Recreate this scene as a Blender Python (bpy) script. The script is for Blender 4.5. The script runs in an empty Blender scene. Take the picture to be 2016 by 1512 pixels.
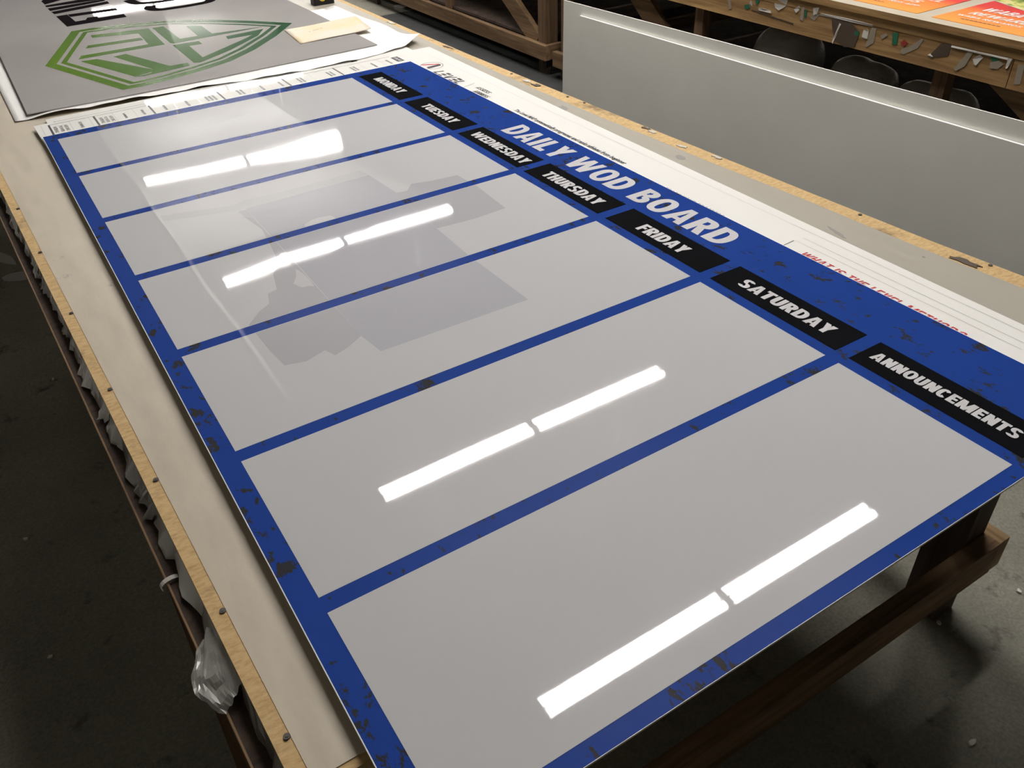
import bpy, bmesh, math, random
from mathutils import Vector, Matrix, noise
from mathutils.geometry import tessellate_polygon

S = bpy.context.scene
COL = S.collection
random.seed(7)

# ------------------------------------------------------------------ camera, world, exposure
cam_data = bpy.data.cameras.new('camera')
cam = bpy.data.objects.new('camera', cam_data)
COL.objects.link(cam)
cam.matrix_world = Matrix((
    (0.842856, 0.343844, 0.413964 * -1, -0.10472),
    (-0.537073, 0.489053, -0.687299, -2.80201),
    (-0.033873, 0.801622, 0.59687, 0.84433),
    (0, 0, 0, 1)))
cam_data.sensor_fit = 'HORIZONTAL'
cam_data.sensor_width = 36.0
cam_data.lens = 1647.66 / 2016 * 36.0
cam_data.clip_start = 0.02
S.camera = cam

world = bpy.data.worlds.new('world')
S.world = world
world.use_nodes = True
world.node_tree.nodes['Background'].inputs[0].default_value = (1.0, 0.93, 0.82, 1)
world.node_tree.nodes['Background'].inputs[1].default_value = 0.02
S.view_settings.view_transform = 'Standard'
S.view_settings.look = 'None'
S.view_settings.gamma = 1.0
S.view_settings.use_curve_mapping = False
S.view_settings.exposure = 0.0
S.cycles.use_denoising = True
TUBE_STRENGTH = 128.0
FLOOR = -0.805         # z = 0 is the face of the printed planner board
CEIL = 3.50
ZT = -0.018            # work surface of the near table


# ------------------------------------------------------------------ materials
def mat(name, color=(.5, .5, .5), rough=.5, spec=.5, coat=0.0, coat_rough=.03, metallic=0.0):
    m = bpy.data.materials.new(name)
    m.use_nodes = True
    b = m.node_tree.nodes['Principled BSDF']
    b.inputs['Base Color'].default_value = (*color, 1)
    b.inputs['Roughness'].default_value = rough
    b.inputs['Specular IOR Level'].default_value = spec if coat < .9 else 0.0
    b.inputs['Coat Weight'].default_value = coat
    b.inputs['Coat Roughness'].default_value = coat_rough
    b.inputs['Metallic'].default_value = metallic
    return m


def nd(m, kind, **kw):
    n = m.node_tree.nodes.new(kind)
    for k, v in kw.items():
        if k in n.inputs.keys():
            n.inputs[k].default_value = v
        else:
            setattr(n, k, v)
    return n


def lk(m, a, b):
    m.node_tree.links.new(a, b)


def bsdf(m):
    return m.node_tree.nodes['Principled BSDF']


def coords(m, scale=(1, 1, 1), loc=(0, 0, 0), rot=(0, 0, 0)):
    tc = nd(m, 'ShaderNodeTexCoord')
    mp = nd(m, 'ShaderNodeMapping')
    mp.inputs['Scale'].default_value = scale
    mp.inputs['Location'].default_value = loc
    mp.inputs['Rotation'].default_value = rot
    lk(m, tc.outputs['Object'], mp.inputs['Vector'])
    return mp.outputs['Vector']


def ramp(m, fac, stops, interp='LINEAR'):
    r = nd(m, 'ShaderNodeValToRGB')
    r.color_ramp.interpolation = interp
    el = r.color_ramp.elements
    while len(el) < len(stops):
        el.new(0.5)
    for e, (p, c) in zip(el, stops):
        e.position = p
        e.color = (*c, 1) if len(c) == 3 else c
    lk(m, fac, r.inputs[0])
    return r.outputs[0]


def noisetex(m, vec, scale, detail=3, rough=.55, dist=0.0):
    n = nd(m, 'ShaderNodeTexNoise')
    n.inputs['Scale'].default_value = scale
    n.inputs['Detail'].default_value = detail
    n.inputs['Roughness'].default_value = rough
    n.inputs['Distortion'].default_value = dist
    lk(m, vec, n.inputs['Vector'])
    return n.outputs['Fac']


def mix(m, fac, a, b, blend='MIX'):
    n = nd(m, 'ShaderNodeMix')
    n.data_type = 'RGBA'
    n.blend_type = blend
    for sock, v in ((n.inputs[0], fac), (n.inputs[6], a), (n.inputs[7], b)):
        if isinstance(v, (int, float)):
            sock.default_value = v
        elif isinstance(v, tuple):
            sock.default_value = (*v, 1)
        else:
            lk(m, v, sock)
    return n.outputs[2]


def math_(m, op, a, b=0.0):
    n = nd(m, 'ShaderNodeMath')
    n.operation = op
    for sock, v in ((n.inputs[0], a), (n.inputs[1], b)):
        if isinstance(v, (int, float)):
            sock.default_value = v
        else:
            lk(m, v, sock)
    return n.outputs[0]


def bump(m, height, strength=.2, dist=.01):
    b = nd(m, 'ShaderNodeBump')
    b.inputs['Strength'].default_value = strength
    b.inputs['Distance'].default_value = dist
    lk(m, height, b.inputs['Height'])
    lk(m, b.outputs[0], bsdf(m).inputs['Normal'])


def wood(name, axis, dark, light, rough=.75):
    m = mat(name, light, rough, .25)
    sc = {'x': (1.5, 22, 22), 'y': (22, 1.5, 22), 'z': (22, 22, 1.5)}[axis]
    v = coords(m, sc)
    g = noisetex(m, v, 2.2, 5, .6, .6)
    v2 = coords(m, tuple(s * .12 for s in sc))
    big = noisetex(m, v2, 3.0, 4, .6)
    c = ramp(m, g, [(.3, dark), (.62, light)])
    dirt = ramp(m, big, [(.35, (.45, .42, .38)), (.6, (1, 1, 1))])
    lk(m, mix(m, .85, c, dirt, 'MULTIPLY'), bsdf(m).inputs['Base Color'])
    bump(m, g, .25, .003)
    return m


M = {}
# concrete floor, worn and stained
m = M['floor'] = mat('worn_concrete', (.11, .1, .08), .8, .25)
v = coords(m)
n1 = noisetex(m, v, 1.3, 6, .62)
n2 = noisetex(m, v, 9, 5, .65)
n3 = noisetex(m, v, 140, 2, .5)
c = ramp(m, n1, [(.3, (.15, .144, .113)), (.7, (.25, .243, .195))])
c = mix(m, ramp(m, n2, [(.28, (1, 1, 1)), (.40, (0, 0, 0))]), c, (.075, .07, .055))
c = mix(m, .5, c, ramp(m, n3, [(.3, (.6, .6, .6)), (.7, (1.25, 1.25, 1.25))]), 'MULTIPLY')
lk(m, c, bsdf(m).inputs['Base Color'])
lk(m, ramp(m, n2, [(.3, (.66, .66, .66)), (.7, (.85, .85, .85))]), bsdf(m).inputs['Roughness'])
bump(m, n3, .15, .002)

m = M['ceiling'] = mat('dark_roof_deck', (.06, .058, .055), .8, .2)
v = coords(m)
lk(m, ramp(m, noisetex(m, v, 1.2, 4, .6), [(.3, (.05, .048, .045)), (.7, (.075, .072, .068))]), bsdf(m).inputs['Base Color'])
M['wall_dark'] = mat('darkened_unseen_wall', (.12, .11, .10), .8, .2)  # for the unseen wall behind the camera, darkened to cut its bounce light
M['floor_dark'] = mat('dark_floor_area', (.03, .032, .033), .7, .3)
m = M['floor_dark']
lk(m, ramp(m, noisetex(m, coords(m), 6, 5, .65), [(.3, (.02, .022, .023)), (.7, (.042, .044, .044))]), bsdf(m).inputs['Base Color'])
M['ceiling_band'] = mat('pale_lighting_soffit', (.42, .42, .41), .7, .2)
M['ceiling_strip'] = mat('white_soffit_trim', (.8, .8, .78), .6, .2)
M['wall'] = mat('painted_block_wall', (.36, .34, .31), .8, .2)
m = M['wall']
lk(m, ramp(m, noisetex(m, coords(m), 2.0, 4, .6), [(.3, (.60, .575, .53)), (.7, (.70, .675, .63))]), bsdf(m).inputs['Base Color'])

m = M['laminate'] = mat('worn_grey_laminate', (.5, .47, .42), .42, .35)
v = coords(m)
a = noisetex(m, v, 2.0, 5, .6)
b_ = noisetex(m, coords(m, (14, 3, 3), (3, 1, 0), (0, 0, .25)), 2.5, 5, .65)
c = ramp(m, a, [(.3, (.49, .43, .335)), (.7, (.56, .50, .395))])
c = mix(m, .55, c, ramp(m, b_, [(.3, (.82, .82, .83)), (.6, (1.03, 1.03, 1.02))]), 'MULTIPLY')
sp = noisetex(m, coords(m, (1, 1, 1), (7, 2, 0)), 17, 4, .7)
c = mix(m, ramp(m, sp, [(.24, (.75, .75, .75)), (.31, (0, 0, 0))]), c, (.25, .235, .22))
sep = nd(m, 'ShaderNodeSeparateXYZ')
tc = nd(m, 'ShaderNodeTexCoord')
lk(m, tc.outputs['Object'], sep.inputs[0])
gx = math_(m, 'ADD', sep.outputs['X'], math_(m, 'MULTIPLY', math_(m, 'SUBTRACT', noisetex(m, coords(m), 3.5, 5, .65), .5), .5))
c = mix(m, ramp(m, gx, [(.35, (0, 0, 0)), (.62, (.85, .85, .85))]), c, (.335, .315, .262))     # grime where people lean
lk(m, c, bsdf(m).inputs['Base Color'])
lk(m, ramp(m, b_, [(.3, (.34, .34, .34)), (.7, (.55, .55, .55))]), bsdf(m).inputs['Roughness'])

m = M['chipboard'] = mat('raw_chipboard_edge', (.5, .34, .16), .8, .2)
v = coords(m, (1, 2.5, 1))
a = noisetex(m, v, 60, 4, .7)
b_ = noisetex(m, coords(m), 7, 5, .65)
c = ramp(m, a, [(.30, (.40, .265, .115)), (.52, (.54, .375, .18)), (.72, (.61, .44, .225))])
c = mix(m, ramp(m, b_, [(.30, (.85, .85, .85)), (.42, (0, 0, 0))]), c, (.17, .125, .075))
lk(m, c, bsdf(m).inputs['Base Color'])
bump(m, a, .2, .002)

M['pine_x'] = wood('worn_pine_across', 'x', (.145, .085, .042), (.29, .185, .098))
M['pine_y'] = wood('worn_pine_along', 'y', (.145, .085, .042), (.29, .185, .098))
M['pine_z'] = wood('worn_pine_upright', 'z', (.12, .07, .038), (.25, .16, .09))
M['dark_pine_z'] = wood('dark_pine_upright', 'z', (.05, .034, .026), (.10, .068, .05))  # darker pine tone for aprons, lower shelves and some legs
M['ply'] = wood('stained_plywood_band', 'y', (.30, .175, .07), (.56, .355, .155))
M['pale_pine'] = wood('pale_pine_offcut', 'y', (.26, .165, .08), (.42, .285, .15))


def grunge(name, base, mark, scale, lo, hi, gloss=True, coat_w=1.0):
    """printed colour broken by ragged printed wear marks"""
    m = mat(name, base, .32, .4, coat_w, .025)
    v = coords(m, (1.0, .55, 1), (0, 0, 0), (0, 0, .15))
    fine = noisetex(m, v, scale, 6, .72, .25)
    big = noisetex(m, coords(m, (1, 1, 1), (4.3, 1.7, 0)), 15.0, 2, .5)
    thr = math_(m, 'ADD', fine, math_(m, 'MULTIPLY', math_(m, 'SUBTRACT', big, .5), .55))
    k = ramp(m, thr, [(lo, (0, 0, 0)), (hi, (1, 1, 1))])
    lk(m, mix(m, k, base, mark), bsdf(m).inputs['Base Color'])
    return m


M['blue'] = grunge('printed_blue', (.0165, .052, .262), (.035, .035, .037), 50, .610, .624)
M['black_print'] = mat('printed_black', (.006, .0065, .008), .35, .4, 1.0, .03)
M['white_print'] = mat('printed_white', (.62, .61, .62), .35, .4, 1.0, .025)
M['cell'] = mat('gloss_white_writing_area', (.525, .525, .525), .3, .45, 1.0, .022)
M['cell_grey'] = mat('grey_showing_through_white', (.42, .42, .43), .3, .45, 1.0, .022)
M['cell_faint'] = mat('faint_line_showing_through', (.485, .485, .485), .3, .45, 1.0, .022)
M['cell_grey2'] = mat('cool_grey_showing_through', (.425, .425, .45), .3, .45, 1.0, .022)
M['pvc'] = mat('white_pvc_edge', (.78, .77, .74), .4, .4)
M['poster'] = mat('white_poster_sheet', (.84, .83, .785), .6, .0, .8, .014)
M['ink_black'] = mat('black_ink', (.016, .015, .016), .5, .25)
M['sheet_black'] = mat('dark_sheet_lettering', (.010, .008, .009), .7, .0)
M['ink_grey'] = mat('pale_grey_ink', (.52, .52, .50), .4, .4, .3, .1)
M['ink_mid'] = mat('mid_grey_ink', (.13, .132, .128), .5, .25)
M['ink_red'] = mat('red_ink', (.50, .035, .04), .35, .4, .3, .1)
M['paper'] = mat('white_paper', (.74, .73, .70), .6, .3)
M['manila'] = mat('manila_paper', (.80, .66, .42), .6, .3)
m = M['manila']
lk(m, ramp(m, noisetex(m, coords(m), 5, 2, .5), [(.38, (.66, .51, .30)), (.62, (.60, .55, .45))]), bsdf(m).inputs['Base Color'])
m = M['acrylic'] = mat('glossy_grey_sheet', (.43, .405, .41), .25, .5, 1.0, .022)
v = coords(m)
lk(m, ramp(m, noisetex(m, v, 1.6, 2, .5), [(.35, (.38, .36, .35)), (.65, (.43, .41, .395))]), bsdf(m).inputs['Base Color'])
vw = nd(m, 'ShaderNodeTexVoronoi')
vw.inputs['Scale'].default_value = 9
lk(m, v, vw.inputs['Vector'])
bump(m, vw.outputs['Distance'], .012, .01)
m = M['green_print'] = mat('green_emblem_print', (.1, .3, .08), .3, .4, 1.0, .05)
sep = nd(m, 'ShaderNodeSeparateXYZ')
tc = nd(m, 'ShaderNodeTexCoord')
lk(m, tc.outputs['Object'], sep.inputs[0])
g = math_(m, 'DIVIDE', math_(m, 'ADD', sep.outputs['X'], .6), 1.1)
c = ramp(m, g, [(.12, (.14, .25, .035)), (.4, (.075, .165, .035)), (.75, (.04, .115, .05)), (1.0, (.033, .10, .048))])
sc_ = noisetex(m, coords(m, (3, 14, 1), (0, 0, 0), (0, 0, .6)), 7, 4, .7)
c = mix(m, ramp(m, sc_, [(.66, (0, 0, 0)), (.70, (.55, .55, .55))]), c, (.42, .45, .38))
lk(m, c, bsdf(m).inputs['Base Color'])
M['orange_print'] = mat('orange_red_print', (.8, .2, .05), .4, .4, .2, .1)
m = M['orange_print']
sep = nd(m, 'ShaderNodeSeparateXYZ')
tc = nd(m, 'ShaderNodeTexCoord')
lk(m, tc.outputs['Object'], sep.inputs[0])
g = math_(m, 'DIVIDE', math_(m, 'SUBTRACT', sep.outputs['X'], .0), .45)
c = ramp(m, g, [(.0, (.93, .36, .07)), (.42, (.90, .25, .055)), (.62, (.74, .055, .045)), (1, (.62, .035, .05))])
lk(m, c, bsdf(m).inputs['Base Color'])
m = M['food_print'] = mat('food_photo_print', (.4, .4, .1), .4, .4, .2, .1)
c = ramp(m, noisetex(m, coords(m), 16, 3, .6), [(.3, (.05, .10, .04)), (.45, (.35, .45, .08)), (.55, (.75, .68, .25)), (.65, (.75, .60, .45)), (.75, (.55, .08, .05))])
lk(m, c, bsdf(m).inputs['Base Color'])
m = M['foam'] = mat('grey_white_foam_sheet', (.62, .625, .60), .5, .35)
lk(m, ramp(m, noisetex(m, coords(m), 1.4, 3, .55), [(.3, (.80, .795, .725)), (.7, (.88, .875, .80))]), bsdf(m).inputs['Base Color'])
M['foam_edge'] = mat('foam_cut_edge', (.9, .89, .86), .6, .3)
M['steel'] = mat('dull_screw_steel', (.12, .11, .10), .4, .5, 0, .1, .8)
M['film'] = mat('torn_plastic_film', (.36, .355, .33), .3, .5, .5, .1)
M['film_dark'] = mat('grimy_plastic_film', (.10, .092, .08), .35, .5, .5, .1)
M['film_mid'] = mat('dull_plastic_film', (.20, .195, .18), .3, .5, .5, .1)
M['film_clear'] = mat('thin_clear_film', (.34, .335, .31), .3, .5, .5, .1)
bsdf(M['film_clear']).inputs['Alpha'].default_value = .72
M['scrap_white'] = mat('white_tape', (.52, .50, .45), .5, .4)
M['scrap_grey'] = mat('cloudy_tape', (.30, .26, .20), .4, .4, .4, .1)
M['scrap_green'] = mat('green_tape', (.02, .13, .065), .5, .4)
M['scrap_red'] = mat('red_tape', (.26, .03, .02), .5, .4)
M['scrap_dark'] = mat('dark_tar_patch', (.075, .052, .036), .5, .4)
M['bag'] = mat('cloudy_plastic_wrap', (.5, .5, .48), .25, .5, .6, .1)
m = M['bag']
bump(m, noisetex(m, coords(m), 18, 5, .7, .8), .8, .02)
M['black_plastic'] = mat('black_plastic', (.012, .012, .012), .45, .4)
M['yellow_plastic'] = mat('yellow_plastic', (.75, .50, .05), .35, .5)
M['fixture'] = mat('white_enamel_fixture', (.8, .8, .78), .35, .4)
M['socket'] = mat('grey_lamp_socket', (.25, .25, .25), .5, .4)
m = M['tube'] = mat('lit_fluorescent_tube', (.9, .9, .9), .4, .4)
bsdf(m).inputs['Emission Color'].default_value = (1.0, .96, .93, 1)
bsdf(m).inputs['Emission Strength'].default_value = TUBE_STRENGTH
m = M['lid'] = mat('clear_plastic_lid', (.6, .6, .58), .15, .5)
bsdf(m).inputs['Alpha'].default_value = .6


# ------------------------------------------------------------------ mesh builder
class MB:
    def __init__(self):
        self.v, self.f, self.mi, self.sm = [], [], [], []

    def add(self, vs, fs, mi=0, smooth=False):
        o = len(self.v)
        self.v += [tuple(p) for p in vs]
        for f in fs:
            self.f.append(tuple(i + o for i in f))
            self.mi.append(mi)
            self.sm.append(smooth)
        return self

    def hexa(self, b, t, mi=0, mtop=None, mside=None):
        """four bottom and four top points, counter-clockwise from above"""
        fs = [(3, 2, 1, 0), (4, 5, 6, 7), (0, 1, 5, 4), (1, 2, 6, 5), (2, 3, 7, 6), (3, 0, 4, 7)]
        o = len(self.f)
        self.add(list(b) + list(t), fs, mi)
        if mtop is not None:
            self.mi[o + 1] = mtop
        if mside is not None:
            for k in range(2, 6):
                self.mi[o + k] = mside
        return self

    def box(self, x0, x1, y0, y1, z0, z1, mi=0, mtop=None, mside=None):
        b = [(x0, y0, z0), (x1, y0, z0), (x1, y1, z0), (x0, y1, z0)]
        t = [(x, y, z1) for x, y, z in b]
        return self.hexa(b, t, mi, mtop, mside)

    def bar(self, p, q, w, h, up=(0, 0, 1)):
        """rectangular timber from p to q, w across and h along up"""
        p, q = Vector(p), Vector(q)
        d = (q - p).normalized()
        u = Vector(up)
        s = d.cross(u).normalized() * w / 2
        u = s.cross(d).normalized() * h / 2
        vs = [p - s - u, p + s - u, p + s + u, p - s + u, q - s - u, q + s - u, q + s + u, q - s + u]
        self.add(vs, [(0, 1, 2, 3), (7, 6, 5, 4), (0, 4, 5, 1), (1, 5, 6, 2), (2, 6, 7, 3), (3, 7, 4, 0)])
        return self

    def poly(self, loops, fn, mi=0):
        """flat polygon (outer loop and holes) mapped to 3D by fn"""
        vs = [p for l in loops for p in l]
        tris = tessellate_polygon([[Vector((a, b, 0)) for a, b in l] for l in loops])
        pts = [fn(*p) for p in vs]
        fs = []
        for t in tris:
            a, b, c = (Vector(pts[i]) for i in t)
            nrm = (b - a).cross(c - a)
            if nrm.length < 1e-12:
                continue
            fs.append(tuple(t))
        self.add(pts, fs, mi)
        return self

    def prism(self, loop, z0, z1, mi=0, mtop=None):
        n = len(loop)
        area = sum(loop[i][0] * loop[(i + 1) % n][1] - loop[(i + 1) % n][0] * loop[i][1] for i in range(n))
        if area < 0:
            loop = loop[::-1]
        tris = tessellate_polygon([[Vector((a, b, 0)) for a, b in loop]])
        vs = [(a, b, z0) for a, b in loop] + [(a, b, z1) for a, b in loop]
        fs, ms = [], []
        for t in tris:
            a, b, c = (Vector((*loop[i], 0)) for i in t)
            t = tuple(t) if (b - a).cross(c - a).z > 0 else tuple(reversed(t))
            fs.append(tuple(i + n for i in t)); ms.append(mi if mtop is None else mtop)
            fs.append(tuple(reversed(t))); ms.append(mi)
        for i in range(n):
            j = (i + 1) % n
            fs.append((i, j, j + n, i + n)); ms.append(mi)
        o = len(self.f)
        self.add(vs, fs, mi)
        for k, q in enumerate(ms):
            self.mi[o + k] = q
        return self

    def cyl(self, p, q, r, n=16, r2=None, caps=True):
        p, q = Vector(p), Vector(q)
        d = (q - p).normalized()
        a = d.orthogonal().normalized()
        b = d.cross(a)
        r2 = r if r2 is None else r2
        vs = []
        for c, rr in ((p, r), (q, r2)):
            for i in range(n):
                t = 2 * math.pi * i / n
                vs.append(c + a * math.cos(t) * rr + b * math.sin(t) * rr)
        self.add(vs, [(i, (i + 1) % n, (i + 1) % n + n, i + n) for i in range(n)], 0, True)
        if caps:
            self.add(vs[:n], [tuple(range(n - 1, -1, -1))])
            self.add(vs[n:], [tuple(range(n))])
        return self

    def grid(self, x0, x1, y0, y1, zf, nx, ny, mi=0):
        vs = []
        for j in range(ny + 1):
            for i in range(nx + 1):
                x = x0 + (x1 - x0) * i / nx
                y = y0 + (y1 - y0) * j / ny
                vs.append((x, y, zf(x, y)))
        w = nx + 1
        fs = [(j * w + i, j * w + i + 1, (j + 1) * w + i + 1, (j + 1) * w + i) for j in range(ny) for i in range(nx)]
        self.add(vs, fs, mi, True)
        return self

    def build(self, name, mats, parent=None, **props):
        if not isinstance(mats, (list, tuple)):
            mats = [mats]
        o = origin(parent)
        me = bpy.data.meshes.new(name)
        if parent is None and 'at' in props:
            o = Vector(props.pop('at'))
        me.from_pydata([tuple(Vector(p) - o) for p in self.v], [], self.f)
        me.polygons.foreach_set('material_index', self.mi)
        me.polygons.foreach_set('use_smooth', self.sm)
        for mm in mats:
            me.materials.append(mm)
        me.update()
        ob = bpy.data.objects.new(name, me)
        COL.objects.link(ob)
        if parent is not None:
            ob.parent = parent
        else:
            ob.location = o
        for k, val in props.items():
            ob[k] = val
        return ob


def origin(o):
    v = Vector((0, 0, 0))
    while o is not None:
        v += o.location
        o = o.parent
    return v


def thing(name, label, cat, loc=(0, 0, 0), group=None):
    e = bpy.data.objects.new(name, None)
    e.empty_display_size = .1
    e.location = loc
    COL.objects.link(e)
    e['label'] = label
    e['category'] = cat
    if group:
        e['group'] = group
    return e


def struct(name, mb, m):
    return mb.build(name, m, None, kind='structure')


def copy_tree(o, parent=None):
    c = o.copy()
    COL.objects.link(c)
    c.parent = parent
    for ch in o.children:
        copy_tree(ch, c)
    return c


# ------------------------------------------------------------------ lettering
def band(cx, cy, rx, ry, tx, ty, a0, a1, n=18, e=2.35):
    """thick arc as quads; superellipse exponent e"""
    out = []

    def pt(a, x, y):
        c, s = math.cos(a), math.sin(a)
        return (cx + x * math.copysign(abs(c) ** (2 / e), c), cy + y * math.copysign(abs(s) ** (2 / e), s))
    for i in range(n):
        a, b = (math.radians(a0 + (a1 - a0) * k / n) for k in (i, i + 1))
        out.append([pt(a, rx, ry), pt(b, rx, ry), pt(b, rx - tx, ry - ty), pt(a, rx - tx, ry - ty)])
    return out


def R_(x0, y0, x1, y1):
    return [(x0, y0), (x1, y0), (x1, y1), (x0, y1)]


def glyph(ch, t, s):
    """heavy grotesque capitals, height 1: list of polygons and the width"""
    w = {'I': t, 'M': .86 + t * .5, 'W': 1.02 + t * .5, 'L': .52, 'F': .54, 'E': .56, 'T': .60, 'Y': .70, 'A': .74, 'N': .70, 'O': .74, 'D': .70, 'J': .5}.get(ch, .66)
    P = []
    if ch == ' ':
        return [], .26
    if ch in 'BDEFHIKLMNPR':
        P.append(R_(0, 0, t, 1))
    if ch in 'EF':
        P += [R_(t * .9, 1 - s, w, 1), R_(t * .9, .5 - s / 2, w * .92, .5 + s / 2)]
    if ch in 'EL':
        P.append(R_(t * .9, 0, w, s))
    if ch == 'T':
        P += [R_(w / 2 - t / 2, 0, w / 2 + t / 2, 1 - s * .9), R_(0, 1 - s, w, 1)]
    if ch == 'H':
        P += [R_(w - t, 0, w, 1), R_(t * .9, .5 - s / 2, w - t * .9, .5 + s / 2)]
    if ch == 'N':
        P += [R_(w - t, 0, w, 1), [(0, 1), (t * 1.05, 1), (w, 0), (w - t * 1.05, 0)]]
    if ch == 'M':
        P += [R_(w - t, 0, w, 1), [(0, 1), (t * 1.25, 1), (w / 2 + t * .42, 0), (w / 2 - t * .42, 0)],
              [(w, 1), (w - t * 1.25, 1), (w / 2 - t * .42, 0), (w / 2 + t * .42, 0)]]
    if ch == 'W':
        q = t * .95
        a = w * .27
        P += [[(0, 1), (q, 1), (a + q * .42, 0), (a - q * .5, 0)], [(w / 2 - q * .45, 1), (w / 2 + q * .45, 1), (a + q * .55, 0), (a - q * .4, 0)],
              [(w / 2 - q * .45, 1), (w / 2 + q * .45, 1), (w - a + q * .4, 0), (w - a - q * .55, 0)], [(w, 1), (w - q, 1), (w - a - q * .42, 0), (w - a + q * .5, 0)]]
    if ch == 'V':
        P += [[(0, 1), (t * 1.05, 1), (w / 2 + t * .5, 0), (w / 2 - t * .5, 0)], [(w, 1), (w - t * 1.05, 1), (w / 2 - t * .5, 0), (w / 2 + t * .5, 0)]]
    if ch == 'A':
        P += [[(0, 0), (t * 1.0, 0), (w / 2 + t * .12, 1), (w / 2 - t * .56, 1)], [(w, 0), (w - t * 1.0, 0), (w / 2 - t * .12, 1), (w / 2 + t * .56, 1)],
              R_(w * .24, .17, w * .76, .17 + s * .85)]
    if ch == 'Y':
        P += [R_(w / 2 - t / 2, 0, w / 2 + t / 2, .46), [(0, 1), (t * 1.08, 1), (w / 2 + t * .5, .40), (w / 2 - t * .5, .40)],
              [(w, 1), (w - t * 1.08, 1), (w / 2 - t * .5, .40), (w / 2 + t * .5, .40)]]
    if ch == 'O':
        P += band(w / 2, .5, w / 2, .515, t, s, 0, 360, 40)
    if ch in 'CG':
        P += band(w / 2, .5, w / 2, .515, t, s, 38, 322, 34)
    if ch == 'G':
        P += [R_(w - t, .02, w, .5), R_(w * .55, .5 - s * .8, w, .5)]
    if ch == 'D':
        cx = w * .42
        P += [R_(t * .9, 1 - s, cx, 1), R_(t * .9, 0, cx, s)] + band(cx, .5, w - cx, .5, t, s, -90, 90, 24)
    if ch in 'PR':
        cx, lo = w * .48, .40
        P += [R_(t * .9, 1 - s, cx, 1), R_(t * .9, lo, cx, lo + s * .9)] + band(cx, (1 + lo) / 2, w - cx, (1 - lo) / 2, t, s * .95, -90, 90, 20)
    if ch == 'R':
        P.append([(w * .36, .46), (w * .36 + t, .46), (w * 1.02, 0), (w * 1.02 - t * 1.1, 0)])
    if ch == 'B':
        cx = w * .48
        P += [R_(t * .9, 1 - s, cx, 1), R_(t * .9, .46, cx, .46 + s * .85), R_(t * .9, 0, cx, s)]
        P += band(cx, .755, w * .95 - cx, .245, t, s * .85, -90, 90, 18) + band(cx, .27, w - cx, .27, t, s * .9, -90, 90, 18)
    if ch == 'U':
        P += [R_(0, .36, t, 1), R_(w - t, .36, w, 1)] + band(w / 2, .36, w / 2, .375, t, s, 180, 360, 24)
    if ch == 'S':
        P += band(w / 2, .735, w * .49, .28, t * .98, s * .9, 18, 270, 24) + band(w / 2, .265, w / 2, .28, t * .98, s * .9, -162, 90, 24)
    if ch == 'K':
        P += [[(t * .8, .30), (t * .8, .62), (w - t * 1.1, 1), (w, 1)], [(w * .32, .58), (w * .62, .70), (w * 1.02, 0), (w * 1.02 - t * 1.15, 0)]]
    if ch == '?':
        P += [R_(w * .38, 0, w * .38 + t, s)] + band(w / 2, .72, w / 2, .29, t, s, -80, 170, 20)
    return P, w


def word(mb, text, x_base, y0, height, y1=None, t=.25, s=.2, gap=.085, z=0.0, mi=0, slant=0.0, tilt=0.0):
    """text reading towards -Y with its tops towards +X; fitted between y0 and y1"""
    items, pen = [], 0
    for ch in text:
        P, w = glyph(ch, t, s)
        items.append((P, pen))
        pen += w + gap
    pen -= gap
    k = (y0 - y1) / pen if y1 is not None else height
    n_ = 0
    for P, p0 in items:
        for poly in P:
            n_ += 1
            zz = z + (n_ % 60) * 4e-6
            mb.add([(x_base + b * height - tilt * (p0 + a) * k, y0 - (p0 + a) * k - slant * b * height, zz + bow(x_base + b * height, y0 - (p0 + a) * k)) for a, b in poly], [tuple(range(len(poly)))], mi)
    return mb


def font_text(mb, text, fn, mi=0, offset=0.0, shear=0.0):
    cu = bpy.data.curves.new('text', 'FONT')
    cu.body = text
    cu.size = 1.0
    cu.offset = offset
    cu.shear = shear
    cu.fill_mode = 'BOTH'
    cu.resolution_u = 2
    ob = bpy.data.objects.new('text', cu)
    COL.objects.link(ob)
    dg = bpy.context.evaluated_depsgraph_get()
    dg.update()
    me = ob.evaluated_get(dg).to_mesh()
    vs = [(v.co.x, v.co.y) for v in me.vertices]
    w = max(v[0] for v in vs)
    mb.add([fn(a / w, b) for a, b in vs], [tuple(p.vertices) for p in me.polygons], mi)
    ob.evaluated_get(dg).to_mesh_clear()
    bpy.data.objects.remove(ob)
    bpy.data.curves.remove(cu)
    return mb


# slight out-of-flatness of the printed board
def bow(x, y):
    if not (-.01 <= x <= 1.23 and -2.45 <= y <= .01):
        return 0.0
    z = 0.0
    for x0, y0, sx, sy, slope, dip in ((.66, -.61, .17, .15, -.0034, .0006), (.15, -1.19, .17, .22, -.0060, 0), (.16, -.56, .15, .2, .0030, 0), (.17, -1.95, .13, .2, -.0016, 0), (.44, -.58, .10, .2, .0012, .0)):
        g = math.exp(-((x - x0) / sx) ** 2 - ((y - y0) / sy) ** 2)
        z += (slope * (y - y0) - dip) * g
    return z


def up(x, y):
    """move a point measured for a 3.0 m ceiling out to this ceiling"""
    k = (CEIL + .8443) / 3.8443
    return (-.1047 + (x + .1047) * k, -2.802 + (y + 2.802) * k)


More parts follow.
